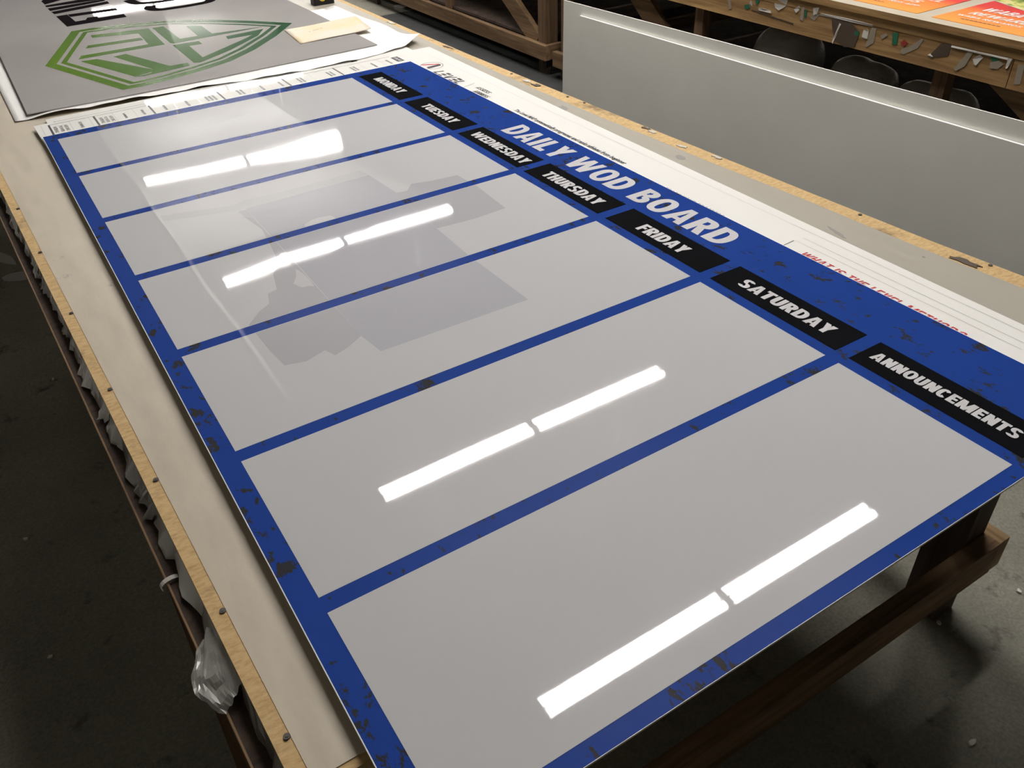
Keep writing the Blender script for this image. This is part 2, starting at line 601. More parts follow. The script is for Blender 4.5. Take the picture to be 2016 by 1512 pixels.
# ------------------------------------------------------------------ setting
X0, X1, Y0, Y1 = -2.8, 9.5, -6.5, 30.0
struct('floor', MB().box(X0, X1, Y0, Y1, FLOOR - .1, FLOOR), M['floor'])
struct('ceiling', MB().box(X0, X1, Y0, Y1, CEIL, CEIL + .1), M['ceiling'])
struct('trim_3', MB().box(1.72, 5.9, -1.9, 4.0, FLOOR, FLOOR + .002), M['floor_dark'])  # darker floor tone across the aisle and under the far tables
struct('wall_left', MB().box(X0 - .1, X0, Y0, Y1, FLOOR - .1, CEIL + .1), M['wall'])
struct('wall_right', MB().box(X1, X1 + .1, Y0, Y1, FLOOR - .1, CEIL + .1), M['wall'])
struct('wall_front', MB().box(X0 - .1, X1 + .1, Y0 - .1, Y0, FLOOR - .1, CEIL + .1), M['wall_dark'])
struct('wall_back', MB().box(X0 - .1, X1 + .1, Y1, Y1 + .1, FLOOR - .1, CEIL + .1), M['wall'])
# what the gloss board mirrors overhead: a pale soffit over the lamp row with a white trim along its edge
struct('trim_1', MB().prism([up(*q) for q in ((1.05, 5.2), (3.7, 5.2), (3.45, 6.0), (3.3, 11.2), (1.05, 11.2))], CEIL - .02, CEIL), M['ceiling_band'])
struct('trim_4', MB().prism([up(*q) for q in ((2.75, 11.6), (4.0, 11.4), (4.9, 13.3), (5.6, 18.5), (3.9, 18.5))], CEIL - .02, CEIL), M['ceiling_band'])
struct('trim_2', MB().box(up(1.03, 0)[0], up(1.06, 0)[0], up(0, 2.4)[1], up(0, 9.5)[1], CEIL - .05, CEIL), M['ceiling_strip'])


# ------------------------------------------------------------------ ceiling lamps
def lamp(x, y, z, length, label):
    """eight-foot strip light: enamel channel, four bare tubes, sockets"""
    r = thing('fluorescent_lamp', label, 'lamp', (x, y, CEIL), 'fluorescent strip lamps on the ceiling')
    h = length / 2
    MB().box(x - h, x + h, y - .03, y + .03, z + .035, z + .07).build('channel', M['fixture'], r)
    for px in (-.8, .8):
        MB().cyl((x + px, y, z + .0751), (x + px, y, CEIL - .0005), .008, 8).build('hanger_rod', M['fixture'], r)
    for sx in (-1, 1):
        for sy in (-1, 1):
            a, b = x + sx * .028, x + sx * (h - .03)
            MB().cyl((a, y + sy * .035, z), (b, y + sy * .035, z), .021, 16).build('tube', M['tube'], r)
    for px in (-h + .012, 0, h - .012):
        w = .026 if px == 0 else .014
        MB().box(x + px - w, x + px + w, y - .062, y + .062, z - .022, z + .036).build('socket', M['socket'], r)
    return r


lamp(2.43, -.80, 2.97, 2.50, 'bare tube strip lamp mirrored across the announcements cell')
lamp(2.38, 1.07, 2.97, 2.42, 'bare tube strip lamp mirrored across the Saturday cell')
lamp(2.45, 4.62, 2.97, 2.52, 'bare tube strip lamp mirrored across the Thursday cell')
lamp(2.34, 7.30, 2.97, 2.46, 'bare tube strip lamp mirrored across the Tuesday cell')
lamp(3.05, 10.45, 2.97, 2.46, 'bare tube strip lamp mirrored along the far poster edge')

lamp(3.55, 17.15, 2.97, 2.46, 'bare tube strip lamp mirrored in the grey printed sheet')


# ------------------------------------------------------------------ near work table
def lx(y):                       # left outer edge of the table top
    return -.162 - .0365 * y if y < 1.5 else -.2168


def interp(pts, y):
    pts = sorted(pts)
    if y <= pts[0][0]:
        return pts[0][1]
    for (a, p), (b, q) in zip(pts, pts[1:]):
        if y <= b:
            return p + (q - p) * (y - a) / (b - a)
    return pts[-1][1]


R_OUT = [(-2.295, 1.538), (-2.1, 1.530), (-1.85, 1.513), (-.914, 1.482), (-.56, 1.472), (.09, 1.457), (.75, 1.455), (3.0, 1.45)]
R_IN = [(-2.295, 1.497), (-2.12, 1.487), (-1.94, 1.474), (-1.82, 1.466), (-.97, 1.434), (-.52, 1.424), (.03, 1.425), (.76, 1.430), (3.0, 1.43)]
YN, YF = -2.295, 3.0
table = thing('work_table', 'long near work table with pale worn top under the blue planner board', 'table', (.7, 0, FLOOR))
ys = [YN, -2.1, -1.9, -1.6, -1.2, -.9, -.5, 0, .5, 1.0, 1.5, 2.2, YF]
left = [(lx(y), y) for y in ys]
right = [(interp(R_OUT, y), y) for y in ys]
MB().prism(left + right[::-1], -.045, ZT - .0012).build('table_top', M['chipboard'], table)
# inset laminate surface, its cut edge a little ragged on the right
inn_l = [(lx(y) + .0195, y) for y in [YN + .012] + ys[1:-1] + [YF - .01]]
yy = [YN + .012 + (YF - .02 - YN) * i / 90 for i in range(91)]
inn_r = [(interp(R_IN, y) + .004 * noise.noise((y * 9, 3, 0)) + .006 * noise.noise((y * 2.2, 7, 0)), y) for y in yy]
MB().prism(inn_l + inn_r[::-1], ZT - .003, ZT).build('work_surface', M['laminate'], table)
# raised pale edge strip on the left
st = [(lx(y) - .001, y) for y in ys] + [(lx(y) + .0185, y) for y in ys[::-1]]
MB().prism(st, -.040, ZT + .0022).build('edge_strip', M['chipboard'], table)
# side boards under the top; the left one stands proud
fr = [(lx(y) - .027, y) for y in ys] + [(lx(y) + .012, y) for y in ys[::-1]]
MB().prism(fr, -.185, -.0475).build('apron', M['dark_pine_z'], table)
ed = [(lx(y) - .0298, y) for y in ys] + [(lx(y) - .0272, y) for y in ys[::-1]]
MB().prism(ed, -.10, -.0445).build('edge_batten', M['pine_y'], table)
MB().box(1.405, 1.443, YN + .01, YF - .01, -.185, -.0455).build('apron', M['pine_y'], table)
MB().box(-.03, 1.40, YN + .012, YN + .05, -.185, -.0455).build('apron', M['dark_pine_z'], table)
MB().box(-.15, 1.40, YF - .05, YF - .012, -.185, -.0455).build('apron', M['pine_x'], table)
for y0 in (-2.255, .3, 2.86):
    for x0 in (1.348, lx(y0 + .04) + .02):
        MB().box(x0, x0 + .07, y0, y0 + .085, FLOOR, -.1855 if y0 > -2 else -.0457).build('leg', M['dark_pine_z'] if y0 < -2 else M['pine_z'], table)
# lower rails
MB().box(1.420, 1.456, -2.293, 2.93, -.64, -.552).build('side_rail', M['pale_pine'], table)
MB().box(-.135, -.099, -2.293, 2.93, -.64, -.552).build('side_rail', M['pine_y'], table)
MB().box(-.098, 1.4185, -2.2945, -2.2565, -.642, -.550).build('end_rail', M['pine_x'], table)
MB().box(-.098, 1.4185, 2.946, 2.984, -.642, -.550).build('end_rail', M['pine_x'], table)
# screws along the left strip
for y in (-.477, -.772, -1.102, -1.42, -1.706, -2.009, -2.221):
    x = lx(y) + .0155
    b = MB().cyl((x, y, ZT + .001), (x, y, ZT + .0042), .0042, 12)
    b.cyl((x, y, ZT + .0042), (x, y, ZT + .0047), .0018, 8)
    b.build('screw', M['steel'], table)
for x, y in ((1.453, -.30), (1.461, -.62), (1.468, -.70), (1.499, -1.72), (1.517, -2.03)):
    MB().cyl((x, y, ZT - .001), (x, y, ZT + .0006), .0045, 10).build('nail_head', M['steel'], table)


def blob(cx, cy, rx, ry, rot, n=14, seed=0, j=.35):
    rnd = random.Random(seed)
    out = []
    for i in range(n):
        a = 2 * math.pi * i / n
        k = 1 + j * (rnd.random() - .5) * 2
        px, py = rx * k * math.cos(a), ry * k * math.sin(a)
        out.append((cx + px * math.cos(rot) - py * math.sin(rot), cy + px * math.sin(rot) + py * math.cos(rot)))
    return out


# glue stains and flecks on the right strip
for i, (x, y, rx, ry, mm) in enumerate(((1.489, -1.99, .009, .032, 'scrap_dark'), (1.474, -.99, .006, .018, 'scrap_dark'), (1.447, -.46, .008, .02, 'scrap_dark'),
                                        (1.470, -1.02, .008, .014, 'scrap_white'), (1.462, -1.16, .006, .02, 'scrap_white'), (1.482, -1.275, .005, .016, 'scrap_white'),
                                        (1.449, -.40, .007, .02, 'scrap_white'), (1.443, .14, .008, .03, 'scrap_dark'), (1.44, .62, .007, .03, 'scrap_white'))):
    MB().prism(blob(x, y, rx, ry, .1, 16, i, .5), ZT - .0008, ZT + .0005 + .0002 * (i % 3)).build('glue_stain', M[mm], table)
# worn smudges on the laminate
M['smudge'] = mat('grey_smudge', (.27, .26, .235), .5, .3)
for i, (x, y, rx, ry) in enumerate(((1.388, -.70, .009, .035), (1.405, -1.215, .008, .03), (1.385, -1.75, .004, .05), (1.44, -1.93, .0022, .006))):
    MB().prism(blob(x, y, rx * 1.3, ry * .6, -.25, 22, 40 + i, .22), ZT - .001, ZT + .0003).build('smudge', M['smudge'], table)

# shreds of film and tape along the proud left board
rnd = random.Random(5)
y = .35
while y > -2.26:
    ln = .035 + rnd.random() * .12
    n = 8
    w0 = (.007 + rnd.random() * .012) * (1.2 if y < -1.2 else .9)
    mb = MB()
    vs = []
    for i in range(n + 1):
        yy_ = y - ln * i / n
        xe = lx(yy_) - .0012
        w = w0 * math.sin(math.pi * (.06 + .9 * i / n)) ** .8 * (.55 + .7 * rnd.random())
        vs.append((xe, yy_, -.021 - .005 * rnd.random()))
        vs.append((xe - w * .45 - .001, yy_ + .004 * (rnd.random() - .5), -.029 - .008 * rnd.random()))
        vs.append((xe - w - .001, yy_ + .010 * (rnd.random() - .5), -.0465 + .008 * rnd.random()))
    fs = []
    for i in range(n):
        for k in (0, 1):
            a = i * 3 + k
            fs.append((a, a + 1, a + 4, a + 3))
    mb.add(vs, fs, 0, rnd.random() < .5)
    mb.build('torn_film', M[rnd.choice(('film', 'film_dark', 'film_dark', 'film_mid'))], table)
    y -= ln * (.55 + .75 * rnd.random())
# the large hanging flap and a curled tape loop
mb = MB()
vs = []
NF = 12
for j in range(NF + 1):
    for i in range(NF + 1):
        u, v_ = i / NF, j / NF           # u outwards from the table edge, v towards the near end
        w_ = .050 * math.sin(math.pi * (.10 + .74 * v_)) ** .7 * (1 + .16 * noise.noise((v_ * 7, 1.3, 0)))
        yy_ = -2.008 - .112 * v_ - .016 * u + .008 * noise.noise((u * 4, v_ * 4, 9))
        vs.append((lx(yy_) - .0015 - w_ * u, yy_, -.024 - .018 * u + .007 * noise.noise((u * 5, v_ * 6, 2)) * u))
w = NF + 1
mb.add(vs, [(j * w + i, j * w + i + 1, (j + 1) * w + i + 1, (j + 1) * w + i) for j in range(NF) for i in range(NF)], 0, False)
mb.build('torn_film', M['film_clear'], table)
mb = MB()
prev = None
for i in range(13):
    a = math.pi * (.15 + 1.25 * i / 12)
    cx = lx(-1.9) - .022 - .018 * math.sin(a) * (1 if i < 9 else .8)
    cz = -.052 - .012 * math.cos(a)
    cur = [(cx, -1.885, cz), (cx + .001, -1.893, cz)]
    if prev:
        mb.add(prev + cur, [(0, 1, 3, 2)], 0, True)
    prev = cur
mb.build('tape_curl', M['scrap_white'], table)

# ------------------------------------------------------------------ posters under the planner board
A = thing('printed_poster', 'white fitness chart poster directly under the blue board, red question beside it', 'poster', (1.3, -1, -.0095))
Aout = [(-.0079, .1378), (.0035, -.22), (.010, -.5), (.012, -1.6), (.012, -2.285), (1.336, -2.285), (1.338, -2.2073), (1.352, -1.0), (1.3676, .1402)]
ZA = -.0045
MB().prism(Aout, ZA - .005, ZA).build('sheet', M['poster'], A)
B = thing('printed_poster', 'white chart poster lowest in the stack, far edge poking towards the paper', 'poster', (.6, .1, -.0155))
Bout = [(.0333, .2013), (.0345, -.5), (.036, -2.2), (1.30, -2.2), (1.306, -.5), (1.3071, .2203)]
ZB = -.0100
MB().prism(Bout, ZT + .0005, ZB).build('sheet', M['poster'], B)

e = .00035
zA = ZA + e


def rect(mb, x0, x1, y0, y1, z, mi=0):
    mb.add([(x0, y0, z), (x1, y0, z), (x1, y1, z), (x0, y1, z)], [(0, 1, 2, 3)], mi)


mb = MB()                        # ruled lines and bars of the chart, far margin
rect(mb, .030, 1.19, .1145, .1168, zA)
for x in (.0325, .1635, .331, .553, .778, .968):
    rect(mb, x - .003, x + .003, .008, .114, zA)
mb.build('chart_rules', M['ink_black'], A)
for x in (.0905, .2185, .279, .402, .478, .6545, .7225, .871, 1.061, 1.137):
    mb = MB()
    rect(mb, x - .0009, x + .0009, .008, .112, zA)
    mb.build('column_rule', M['ink_grey'], A)
for x in (.0115, .1482):
    mb = MB()
    rect(mb, x - .0009, x + .0009, .005, .132, zA)
    mb.build('column_rule', M['ink_grey'], A)


def column_word(mb, text, x, h=.011, y0=.09, y1=.03):
    font_text(mb, text, lambda a, b: (x + b * h * 1.35, y0 + (y1 - y0) * a, zA), 0, .02)


for cols, mm in (((.041, 'INTERVALS'), (.057, 'POWER'), (.072, 'AEROBIC'), (.113, 'ROWING'), (.174, 'INTERVALS'), (.188, 'POWER'), (.204, 'AEROBIC')), 'ink_mid'),:
    for x, tx in cols:
        mb = MB()
        column_word(mb, tx, x, .0105, .088, .026)
        mb.build('column_text', M[mm], A)
rnd = random.Random(3)
for x in (.247, .302, .37, .44, .505, .517, .529, .61, .622, .69, .755, .82, .832, .93, .942, 1.02, 1.032, 1.1, 1.16):
    mb = MB()                    # too small to read: word-shaped strokes
    y = .084
    while y > .03:
        l = .003 + rnd.random() * .004
        rect(mb, x - .004 + .002 * rnd.random(), x + .004 + .001 * rnd.random(), y - l, y, zA)
        y -= l + .0018
    mb.build('column_text', M['ink_mid'], A)
mb = MB()
rect(mb, 1.187, 1.2135, .036, .1, zA)
mb.build('black_tab', M['ink_black'], A)
mb = MB()
for i in range(5):
    rect(mb, 1.194 + .002 * (i % 2), 1.207 - .002 * (i % 3), .044 + i * .010, .051 + i * .010, zA + e)
mb.build('tab_text', M['white_print'], A)
# lower poster's own printed frame peeping out
mb = MB()
rect(mb, .052, 1.06, .1565, .1582, ZB + e)
rect(mb, .052, .0565, .148, .160, ZB + e)
rect(mb, .222, .226, .148, .160, ZB + e)
mb.build('chart_rules', M['ink_black'], B)
mb = MB()
rect(mb, 1.06, 1.083, .142, .172, ZB + e)
mb.build('black_tab', M['ink_black'], B)

# right margin: logo, headings, sentences
mb = MB()
cx, cy = 1.259, -.083
for a in range(40):
    a0, a1 = 2 * math.pi * a / 40, 2 * math.pi * (a + 1) / 40
    mb.add([(cx + r * math.cos(t), cy + r * 1.05 * math.sin(t), zA) for r, t in ((.0405, a0), (.0405, a1), (.0385, a1), (.0385, a0))], [(0, 1, 2, 3)])
mb.build('logo_ring', M['ink_black'], A)
mb = MB()
mb.add([(cx - .030, cy + .026, zA), (cx - .018, cy + .033, zA), (cx + .030, cy + .006, zA), (cx + .030, cy - .006, zA)], [(0, 1, 2, 3)])
mb.build('logo_mark', M['ink_red'], A)
mb = MB()
mb.add([(cx + .033, cy - .002, zA + e), (cx + .026, cy - .02, zA + e), (cx - .026, cy - .026, zA + e), (cx - .024, cy - .006, zA + e)], [(0, 1, 2, 3)])
mb.build('logo_mark', M['ink_black'], A)
mb = MB()


def pq(x0, y0, x1, y1, sl=.012):
    mb.add([(x0, y0, zA), (x0, y1, zA), (x1, y1 - sl * (x1 - x0) / .04, zA), (x1, y0 - sl * (x1 - x0) / .04, zA)], [(0, 1, 2, 3)])


base, top = 1.221, 1.262
pen = -.150
for ch in 'LEVEL':
    w = .026 if ch != 'V' else .034
    if ch == 'L':
        pq(base, pen, top, pen - .0095)
        pq(base, pen, base + .0108, pen - w)
    elif ch == 'E':
        for k in (0, .016, .032):
            pq(base + k, pen - .012 * k / .04, base + k + .0108, pen - w - .012 * k / .04)
    else:
        mb.add([(top, pen - .012, zA), (top, pen - .021, zA), (base, pen - .020, zA), (base, pen - .011, zA)], [(0, 1, 2, 3)])
        mb.add([(top, pen - w - .012, zA), (top, pen - w - .003, zA), (base, pen - .011, zA), (base, pen - .020, zA)], [(0, 1, 2, 3)])
    pen -= w + .0075
mb.build('logo_lettering', M['ink_black'], A)
mb = MB()
word(mb, 'METHOD', 1.203, -.135, .0135, -.305, .2, .2, .25, zA)
mb.build('logo_lettering', M['ink_red'], A)
mb = MB()
mb.add([(1.225, -.3645, zA), (1.225, -.3665, zA), (1.277, -.352, zA), (1.277, -.350, zA)], [(0, 1, 2, 3)])
mb.add([(1.2195, -1.740, zA), (1.2195, -1.7425, zA), (1.2595, -1.7395, zA), (1.2595, -1.737, zA)], [(0, 1, 2, 3)])
mb.build('divider_line', M['ink_mid'], A)
mb = MB()
for x, ya, yb in ((1.316, .05, -2.25), (1.284, -1.74, -2.25), (1.262, -1.74, -2.25)):
    rect(mb, x - .0006, x + .0006, yb, ya, zA)
mb.build('pale_rule', M['ink_grey'], A)
for tx, x, ya, yb, h in (('ASSESS', 1.2535, -.393, -.470, .0165), ('ADDRESS', 1.2275, -.420, -.503, .0165)):
    mb = MB()
    word(mb, tx, x, ya, h, yb, .24, .19, .11, zA, 0, .25)
    mb.build('heading_lettering', M['ink_black'], A)
mb = MB()
font_text(mb, 'The Level MAP systematically progresses and ranks athletes from beginner', lambda a, b: (1.2335 + b * .0215, -.655 - .533 * a, zA), 0, .028, .15)
mb.build('sentence_lettering', M['ink_black'], A)
mb = MB()
word(mb, 'TRACK YOUR PROGRESS', 1.211, -1.36, .016, -1.56, .2, .17, .13, zA, 0, .25)
mb.build('heading_lettering', M['ink_black'], A)
mb = MB()
word(mb, 'WHAT IS THE LEVEL METHOD?', 1.2185, -1.785, .0225, -2.165, .19, .17, .13, zA, 0, .25, .026)
mb.build('question_lettering', M['ink_red'], A)

# ------------------------------------------------------------------ the blue planner board
P = thing('planner_board', 'large glossy blue weekly planner board with seven white columns and black day headings', 'sign', (.61, -1.22, 0))
BW, BL = 1.2192, 2.4384
mb = MB()
mb.grid(.0012, BW - .0016, -BL + .0006, -.0012, bow, 60, 120, 0)
for (xa, xb, ya, yb, a, b) in ((0, .0012, -BL, 0, 1, 60), (BW - .0016, BW, -BL, 0, 1, 60), (.0012, BW - .0016, -.0012, 0, 40, 1), (.0012, BW - .0016, -BL, -BL + .0006, 40, 1)):
    mb.grid(xa, xb, ya, yb, bow, a, b, 1)             # unprinted white margin
for (xa, ya, xb, yb, n) in ((0, 0, 0, -BL, 60), (0, -BL, BW, -BL, 40), (BW, -BL, BW, 0, 60), (BW, 0, 0, 0, 40)):
    for i in range(n):
        p = [(xa + (xb - xa) * k / n, ya + (yb - ya) * k / n) for k in (i, i + 1)]
        mb.add([(*p[0], -.0038), (*p[1], -.0038), (*p[1], bow(*p[1])), (*p[0], bow(*p[0]))], [(0, 1, 2, 3)], 1)
mb.add([(0, 0, -.0038), (0, -BL, -.0038), (BW, -BL, -.0038), (BW, 0, -.0038)], [(3, 2, 1, 0)], 1)
mb.build('panel', [M['blue'], M['pvc']], P)
U0, PITCH, GAP, V0, V1, V2, V3 = .0499, .3418, .0284, .035, .9705, .9957, 1.0800
cells = []
for k in range(7):
    ya, yb = -(U0 + k * PITCH), -(U0 + k * PITCH + PITCH - GAP)
    cells.append(MB().grid(V0, V1, yb, ya, lambda x, y: bow(x, y) + e, 46, 15).build('writing_cell', M['cell'], P))


def clip_rect(poly, x0, x1, y0, y1):
    for ax, lim, sg in ((0, x0, 1), (0, x1, -1), (1, y0, 1), (1, y1, -1)):
        out = []
        n = len(poly)
        for a in range(n):
            p, q = poly[a], poly[(a + 1) % n]
            ip, iq = (p[ax] - lim) * sg >= 0, (q[ax] - lim) * sg >= 0
            if ip:
                out.append(p)
            if ip != iq:
                t = (lim - p[ax]) / (q[ax] - p[ax])
                out.append((p[0] + (q[0] - p[0]) * t, p[1] + (q[1] - p[1]) * t))
        poly = out
        if not poly:
            return []
    return poly


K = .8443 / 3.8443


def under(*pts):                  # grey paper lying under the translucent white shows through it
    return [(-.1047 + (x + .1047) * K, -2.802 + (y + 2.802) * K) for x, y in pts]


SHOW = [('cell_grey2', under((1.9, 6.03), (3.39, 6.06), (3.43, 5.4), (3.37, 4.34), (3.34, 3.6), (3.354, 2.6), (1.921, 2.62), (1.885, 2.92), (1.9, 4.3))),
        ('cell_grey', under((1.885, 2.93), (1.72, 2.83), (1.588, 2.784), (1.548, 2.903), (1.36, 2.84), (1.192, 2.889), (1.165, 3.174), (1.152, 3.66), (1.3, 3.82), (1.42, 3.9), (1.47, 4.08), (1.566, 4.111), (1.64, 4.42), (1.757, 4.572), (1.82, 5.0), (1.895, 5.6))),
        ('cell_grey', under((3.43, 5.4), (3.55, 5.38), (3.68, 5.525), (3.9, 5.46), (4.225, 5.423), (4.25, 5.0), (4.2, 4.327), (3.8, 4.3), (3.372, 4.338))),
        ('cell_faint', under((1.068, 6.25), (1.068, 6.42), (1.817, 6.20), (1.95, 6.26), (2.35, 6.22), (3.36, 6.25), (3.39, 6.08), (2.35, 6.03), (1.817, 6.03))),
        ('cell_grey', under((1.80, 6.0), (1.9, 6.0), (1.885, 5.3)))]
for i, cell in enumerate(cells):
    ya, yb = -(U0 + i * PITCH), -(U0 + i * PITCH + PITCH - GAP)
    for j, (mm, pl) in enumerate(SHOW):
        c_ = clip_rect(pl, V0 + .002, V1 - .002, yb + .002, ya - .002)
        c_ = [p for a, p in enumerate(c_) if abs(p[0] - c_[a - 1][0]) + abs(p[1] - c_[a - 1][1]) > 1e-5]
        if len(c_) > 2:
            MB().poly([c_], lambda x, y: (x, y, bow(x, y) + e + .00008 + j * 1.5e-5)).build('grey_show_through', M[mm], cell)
days = (('MONDAY', -.108, -.300, 1.022, .0335), ('TUESDAY', -.456, -.650, 1.020, .0335), ('WEDNESDAY', -.762, -1.034, 1.018, .0340), ('THURSDAY', -1.122, -1.349, 1.018, .0350),
        ('FRIDAY', -1.498, -1.647, 1.017, .0350), ('SATURDAY', -1.806, -2.030, 1.022, .0325), ('ANNOUNCEMENTS', -2.119, -2.384, 1.0255, .0265))
for k, (tx, ya_, yb_, xb_, h) in enumerate(days):
    ya, yb = -(U0 + k * PITCH), -(U0 + k * PITCH + PITCH - GAP)
    lab = MB().grid(V2, V3, yb, ya, lambda x, y: bow(x, y) + e, 6, 15).build('day_label', M['black_print'], P)
    word(MB(), tx, xb_, ya_, h, yb_, .27, .215, .07, 2 * e).build('lettering', M['white_print'], lab)
word(MB(), 'DAILY WOD BOARD', 1.1055, -.788, .0770, -1.668, .25, .20, .10, e).build('title_lettering', M['white_print'], P)

# ------------------------------------------------------------------ paper, printed grey sheet, envelope, tape measure
pp = []
NX, NY = 90, 40
PC = [(-.048, .262), (1.375, .276), (1.372, 1.05), (-.09, 1.02)]


PE = [(-.048, .256), (.286, .228), (.53, .206), (.8, .168), (1.06, .162), (1.29, .202), (1.375, .268)]


def paper_pt(u, v):
    xa = -.048 + 1.423 * u
    a = (xa, interp([(p, q) for p, q in PE], xa))
    b = (-.06 + 1.41 * u, 2.75)
    x, y = (a[i] * (1 - v) + b[i] * v for i in (0, 1))
    if u > .86:                  # the sheet is torn short on the right
        y = min(y, 1.05)
    over = min(1, max(0, (.62 - y) / .36)) * min(1, max(0, (xa + .03) / .1))
    z = ZT + .0014 + .0076 * over * over * (3 - 2 * over)       # it rides up over the poster below
    near = max(0, 1 - (y - a[1]) / .022)
    z += near * (.0028 + .0026 * math.sin(xa * 26) + .0012 * math.sin(xa * 61 + 1)) * over
    cr = max(0, (u - .93) / .07) * max(0, 1 - (y - .27) / .16)
    z += .020 * cr ** 1.6
    x += .022 * cr
    er = max(0, (u - .95) / .05)
    z += .006 * er * er * (.6 + .5 * math.sin(y * 14))
    x += .03 * er * math.sin(min(max((y - .35) / .6, 0), 1) * math.pi) * .6
    z += .003 * max(0, 1 - u / .03)
    return (x, y, z)


mb = MB()
vs = [paper_pt(i / NX, (j / NY) ** 2.2) for j in range(NY + 1) for i in range(NX + 1)]
w = NX + 1
mb.add(vs, [(j * w + i, j * w + i + 1, (j + 1) * w + i + 1, (j + 1) * w + i) for j in range(NY) for i in range(NX)], 0, True)
o = mb.build('paper_sheet', M['paper'], None, label='white curled backing paper lying under the grey printed sheet', category='paper', at=(.6, .6, ZT))
sol = o.modifiers.new('thickness', 'SOLIDIFY')
sol.thickness = .0006
sol.offset = 1

ZP = ZT + .0136
AC = thing('printed_sheet', 'glossy grey sheet printed with a green shield emblem at the table far end', 'sign', (.6, 1.2, ZP - .003))
MB().prism([(-.0075, .2786), (.295, .270), (.548, .272), (1.2273, .2988), (1.2325, 1.0432), (1.20, 2.62), (.02, 2.62)], ZP - .003, ZP).build('sheet', M['acrylic'], AC)
zE = ZP + e
top_ = [(.1265, 0), (.300, .496), (.3705, .499), (.4453, .487), (.5851, .445), (.7096, .392), (.8295, .297), (.9631, .158), (1.0886, 0)]
shield = [(x, .838 + y) for x, y in top_] + [(x, .838 - y) for x, y in top_[-2:0:-1]]


def offset(loop, d):
    n = len(loop)
    ar = sum(loop[i][0] * loop[(i + 1) % n][1] - loop[(i + 1) % n][0] * loop[i][1] for i in range(n))
    sg = 1 if ar > 0 else -1
    out = []
    for i in range(n):
        p0, p1, p2 = (Vector(loop[(i + k) % n]) for k in (-1, 0, 1))
        a, b = (p1 - p0).normalized(), (p2 - p1).normalized()
        na, nb = Vector((-a.y, a.x)) * sg, Vector((-b.y, b.x)) * sg
        m_ = (na + nb).normalized()
        out.append(tuple(p1 + m_ * d / max(.35, m_.dot(na))))
    return out


mb = MB()
for d0, d1 in ((0, .037), (.052, .071)):
    lo, li = offset(shield, d0), offset(shield, d1)
    n = len(lo)
    for i in range(n):
        j = (i + 1) % n
        mb.add([(*lo[i], zE), (*lo[j], zE), (*li[j], zE), (*li[i], zE)], [(0, 1, 2, 3)])
EM = [[(.3521, 1.1598), (.3539, 1.2073), (.536, 1.1709), (.5286, 1.1012)], [(.297, .9988), (.3132, 1.0406), (.5115, 1.0257), (.5155, .9799)], [(.2461, .8498), (.2625, .8967), (.5164, .8964), (.5658, .8501)],
      [(.5246, 1.1692), (.5765, 1.1652), (.5671, .849), (.5144, .888)], [(.6366, 1.1575), (.6383, .8926), (.5898, .8504), (.5916, 1.1581)], [(.6339, .8963), (.7651, .893), (.9727, .8623), (.8897, .8566), (.5953, .8407), (.5945, .8901)],
      [(.7159, 1.0899), (.7688, 1.0535), (.7664, .8783), (.7089, .881)], [(.5894, .8178), (.6892, .8108), (.6887, .7576), (.6388, .7641), (.588, .513)],
      [(.6388, .7641), (.6352, .564), (.8526, .7257), (.9598, .825), (.9057, .7338), (.7517, .5967), (.6099, .5016), (.588, .513)], [(.7989, .8105), (.9598, .825), (.9164, .7652), (.7926, .7631)],
      [(.2473, .8146), (.3043, .8066), (.4502, .5113), (.417, .4924), (.3702, .4732)], [(.3623, .8004), (.4091, .8087), (.507, .5248), (.4502, .5113)],
      [(.429, .4827), (.4446, .5285), (.5696, .528), (.566, .4873), (.4042, .4578), (.3694, .4698)]]
for i, pl in enumerate(EM):
    mb.poly([pl], lambda x, y: (x, y, zE + i * 6e-6))
mb.build('emblem', M['green_print'], AC)
BLK = [[(.2919, 1.6786), (.3392, 1.6808), (.3462, 1.509), (.2995, 1.4361)], [(.3411, 1.6791), (.3426, 1.6197), (.548, 1.6108), (.5465, 1.6652)], [(.3443, 1.5106), (.2995, 1.4361), (.5483, 1.4423), (.551, 1.5151)],
       [(.3876, 1.5072), (.4021, 1.5511), (.442, 1.5489), (.4424, 1.4917)], [(.2884, 1.7894), (.5451, 1.8433), (.5429, 1.7832), (.2928, 1.7286)], [(.2854, 1.8771), (.4985, 1.9016), (.5384, 1.8953), (.5384, 1.8579), (.2872, 1.8115)],
       [(.285, 1.954), (.4943, 1.9841), (.5376, 1.9545), (.5352, 1.9039), (.2855, 1.9095)], [(.2847, 2.0673), (.3033, 2.115), (.4424, 2.1356), (.4485, 2.0845), (.2885, 1.9787)], [(.294, 2.1172), (.3224, 2.1815), (.4123, 2.1933), (.4166, 2.1586), (.2959, 2.0632)]]
mb = MB()
for i, pl in enumerate(BLK):
    mb.poly([pl], lambda x, y: (x, y, zE + i * 6e-6))


